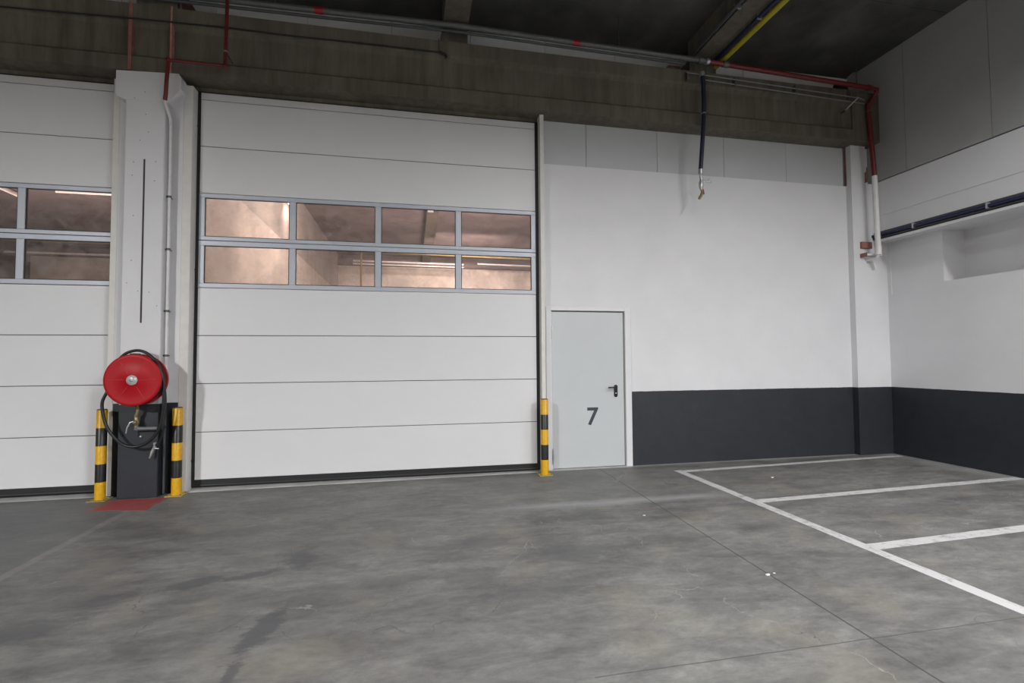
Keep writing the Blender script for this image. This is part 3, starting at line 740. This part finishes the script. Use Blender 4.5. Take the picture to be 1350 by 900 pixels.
# yellow, blue and grey pipes on the transverse beam
t = empty('yellow_gas_pipe', (6.85, -5, 5.72)); tag(t, 'bright yellow pipe running along the underside of the roof beam', 'pipe')
MB().tube([(6.80, -.15, 5.715), (6.81, -.5, 5.72), (6.83, -14.9, 5.722)], .036, 16).build('pipe', M['yellowp'], t)
MB().tube([(6.80, -.15, 5.715), (6.79, -.05, 5.70), (6.78, .02, 5.61)], .034, 16).build('bend', M['yellowp'], t)
for y in (-1.2, -3.2, -5.2): MB().tube([(6.82, y, 5.74), (6.82, y, 5.79)], .006, 8).build('hanger', M['galv'], t)
t = empty('blue_air_pipe', (6.7, -5, 5.72)); tag(t, 'dark blue pipe beside the yellow pipe under the roof beam', 'pipe')
MB().tube([(6.70, -.20, 5.72), (6.71, -.6, 5.728), (6.73, -14.9, 5.73)], .024, 14).build('pipe', M['blue'], t)
for y in (-1.15, -2.6, -4.2): MB().box(6.69, 6.75, y-.010, y+.010, 5.70, 5.782).build('pipe_clip', M['steel'], t)
t = empty('grey_roof_conduit', (6.38, -5, 5.78)); tag(t, 'grey conduit along the left edge of the roof beam beside the yellow pipe', 'conduit')
MB().tube([(6.34, -.30, 5.76), (6.37, -14.9, 5.79)], .026, 14).build('pipe', M['galvd'], t)
for y in (-1.2, -2.8, -4.4): MB().box(6.33, 6.42, y-.012, y+.012, 5.755, 5.80).build('pipe_clip', M['steel'], t)

# hanging air hose with couplings
t = empty('air_hose', (6.43, -.29, 3.7)); tag(t, 'dark navy hose hanging from the roof pipes with a metal valve at its end', 'hose')
MB().tube(smoothpath([(6.44, -.335, 5.43), (6.45, -.335, 5.30), (6.455, -.33, 4.95), (6.44, -.31, 4.55), (6.41, -.29, 4.10)], 6), .029, 14).build('hose', M['navyhose'], t)
MB().tube([(6.44, -.335, 5.41), (6.44, -.335, 5.47)], .034, 12).build('hose_clamp', M['steel'], t)
MB().tube([(6.454, -.328, 4.88), (6.454, -.328, 4.895)], .0315, 12).build('hose_clamp', M['steel'], t)
MB().tube([(6.41, -.29, 4.11), (6.409, -.29, 4.04)], .031, 12).build('hose_clamp', M['steel'], t)
cv = MB(); cv.tube([(6.41, -.29, 4.05), (6.415, -.28, 4.02), (6.43, -.27, 3.99), (6.43, -.27, 3.96), (6.425, -.27, 3.93), (6.425, -.27, 3.87), (6.425, -.27, 3.83)], [.016, .016, .024, .024, .030, .030, .018], 14)
cv.tube([(6.43, -.27, 3.955), (6.50, -.27, 3.955), (6.525, -.27, 3.955)], [.016, .014, .018], 12)
cvo = cv.build('valve', M['steel'], t); cvo['label'] = 'steel valve body'
tor = [(6.556+.028*math.cos(a), -.28, 3.955+.028*math.sin(a)) for a in [2*math.pi*k/24 for k in range(25)]]
MB().tube(tor, .007, 8).build('hand_wheel', M['steel'], cvo)
MB().tube([(6.428, -.27, 3.85), (6.445, -.27, 3.80), (6.42, -.275, 3.745), (6.385, -.28, 3.70)], [.017, .022, .020, .020], 12).build('coupling', M['brass'], t)
MB().tube([(6.445, -.29, 3.83), (6.452, -.295, 3.76)], .009, 10).build('lever', M['brassred'], t)

# ------------------------------------------------------------------ painted floor marks
def strip(p0, p1, w_, name, mat, label):
    a, b_ = Vector(p0), Vector(p1); d = (b_-a).normalized(); n = Vector((-d.y, d.x))*w_/2
    N_ = 40; L_ = []; R_ = []
    for i in range(N_+1):
        p = a.lerp(b_, i/N_); j = 1+random.uniform(-.05, .05)
        L_.append((p+n*j)[:]); R_.append((p-n*j)[:])
    q = MB().prism_xy(L_+R_[::-1], .0, .0025)
    return tag(q.build(name, mat), label, 'floor line', 'white parking lines on the floor')
strip((5.925, -.37), (5.96, -8.5), .105, 'parking_line', M['line'], 'worn white floor line running from the wall corner of the bays towards the viewer')
strip((5.98, -.435), (9.68, -.225), .085, 'parking_line', M['line'], 'worn white floor line nearest the charcoal wall, parallel to it')
strip((5.98, -1.86), (9.72, -1.69), .105, 'parking_line', M['line'], 'white floor line dividing the first two parking bays from the back wall')
strip((5.99, -3.15), (9.70, -2.98), .115, 'parking_line', M['line'], 'white floor line nearest the viewer, cut by the right picture edge')
rp_ = MB().prism_xy([(-.70, -.37), (-.60, -.31), (-.13, -.34), (-.11, -.45), (-.14, -.60), (-.12, -.80), (-.30, -.77), (-.45, -.72), (-.62, -.73), (-.70, -.74), (-.64, -.66), (-.70, -.60), (-.66, -.52), (-.64, -.44)], 0, .002)
tag(rp_.build('red_floor_marking', M['redpatch']), 'faded red painted patch on the floor in front of the pillar', 'floor marking')
def crumb(name, x, y, s_, label):
    vs = [(x+s_*random.uniform(.6, 1)*math.cos(a), y+.6*s_*random.uniform(.6, 1)*math.sin(a)) for a in [k*math.pi/4 for k in range(8)]]
    q = MB().prism_xy(vs, 0, s_*.35)
    tag(q.build(name, M['frame']), label, 'debris', 'white crumbs on the floor')
crumb('plaster_crumb', 4.845, -3.42, .02, 'white plaster crumb left of the floor joint, the larger of two close together')
crumb('plaster_crumb', 4.905, -3.405, .010, 'tiny white plaster crumb right beside the floor joint')
crumb('plaster_crumb', 4.62, -2.04, .014, 'tiny white plaster crumb on the floor in front of the side door')
crumb('plaster_crumb', 6.85, -1.0, .022, 'white plaster crumb inside the parking bay nearest the charcoal wall')

# ------------------------------------------------------------------ the lit hall behind the doors
IX = -.62
struct(MB().box(IX-.12, IX, .36, 17, 0, 4.45).build('wall_inner_left', M['innerwall']), 'warm lit partition wall seen through the left window panes', 'wall')
struct(MB().box(IX-.11, IX-.01, .36, 17, 4.45, CZ).build('wall_inner_left', M['innerpanel']), 'upper grey cladding of the warm lit partition wall behind the windows', 'wall')
struct(MB().box(-12, 10.6, 16, 16.2, 0, 5.65).build('wall_inner_back', M['innerwall']), 'cream far wall seen through the lower window panes', 'wall')
struct(MB().box(-12, 10.6, 15.8, 16.0, 5.65, CZ+.1).build('trim_10', M['innerceil']), 'dark concrete beam on the far wall behind the windows', 'beam')
struct(MB().box(10.4, 10.6, .36, 16, 0, CZ).build('wall_inner_right', M['innerwall']), 'side wall of the hall behind the doors', 'wall')
struct(MB().box(-12, 10.6, .50, 17, CZ, CZ+.2).build('ceiling', M['innerceil']), 'purplish dark concrete ceiling seen through the door windows', 'ceiling')
tag(MB().box(2.92, 3.28, 8.6, 15.9, 5.80, CZ).build('concrete_beam', M['beam']), 'concrete roof beam seen through the third window pane', 'beam')
t = empty('ceiling_light', (3.02, 8.4, 5.9)); tag(t, 'small lit ceiling light seen through the third upper window pane', 'light fixture')
MB().bevbox(2.95, 3.12, 8.3, 8.55, 5.95, 6.06, .01).build('housing', M['frame'], t)
MB().box(2.97, 3.10, 8.28, 8.31, 5.93, 6.04).build('tube', M['tube'], t)
t = empty('ceiling_light', (-.5, 6.6, 5.5)); tag(t, 'bright wall light glowing at the corner of the first upper window pane', 'light fixture')
MB().bevbox(-.60, -.52, 6.3, 7.3, 5.48, 5.56, .005).build('housing', M['frame'], t)
MB().tube([(-.53, 6.45, 5.44), (-.53, 7.1, 5.44)], .03, 12).build('tube', M['tube'], t)
for p0, p1, r, mt, lab in (((-.4, 13.2, 5.72), (9.8, 13.2, 5.60), .05, 'ochre', 'yellow pipe across the far hall, seen through the lower window panes'),
                           ((.2, 14.0, 5.48), (4.6, 14.0, 5.46), .035, 'whitep', 'upper pale pipe across the far hall behind the second and third lower panes'),
                           ((.2, 14.0, 5.36), (4.6, 14.0, 5.34), .03, 'whitep', 'lower pale pipe across the far hall behind the second and third lower panes'),
                           ((5.2, 14.2, 5.55), (10.2, 14.2, 5.50), .035, 'whitep', 'pale pipe across the far hall behind the fourth lower pane'),
                           ((.55, 13.6, 6.08), (.55, 13.6, 4.4), .035, 'ochre', 'vertical yellow pipe of the far hall behind the second lower pane'),
                           ((-11.5, 13.9, 5.82), (-1.0, 13.9, 5.80), .05, 'ochre', 'yellow pipe seen through the lower panes of the left sectional door'),
                           ((-11.5, 14.0, 5.40), (-1.0, 14.0, 5.38), .04, 'whitep', 'pale pipe seen through the lower panes of the left sectional door')):
    tag(MB().tube([p0, p1], r, 12).build('roof_pipe', M[mt]), lab, 'pipe')
for (p0, p1, lab) in (((-6.7, 8.58, 5.98), (-3.2, 8.58, 5.98), 'lit fluorescent tube seen through the right upper pane of the left sectional door'),
                      ((-7.9, 8.4, 5.98), (-7.93, 9.15, 5.98), 'lit fluorescent tube seen at the left picture edge through the left sectional door')):
    t = empty('ceiling_light', p0); tag(t, lab, 'light fixture')
    MB().tube([p0, p1], .022, 10).build('tube', M['dimtube'], t)
    a, b_ = Vector(p0), Vector(p1); MB().tube([a+Vector((0, 0, .06)), b_+Vector((0, 0, .06))], .045, 6).build('housing', M['frame'], t)

for o in bpy.data.objects:
    if '_w' in o: del o['_w']
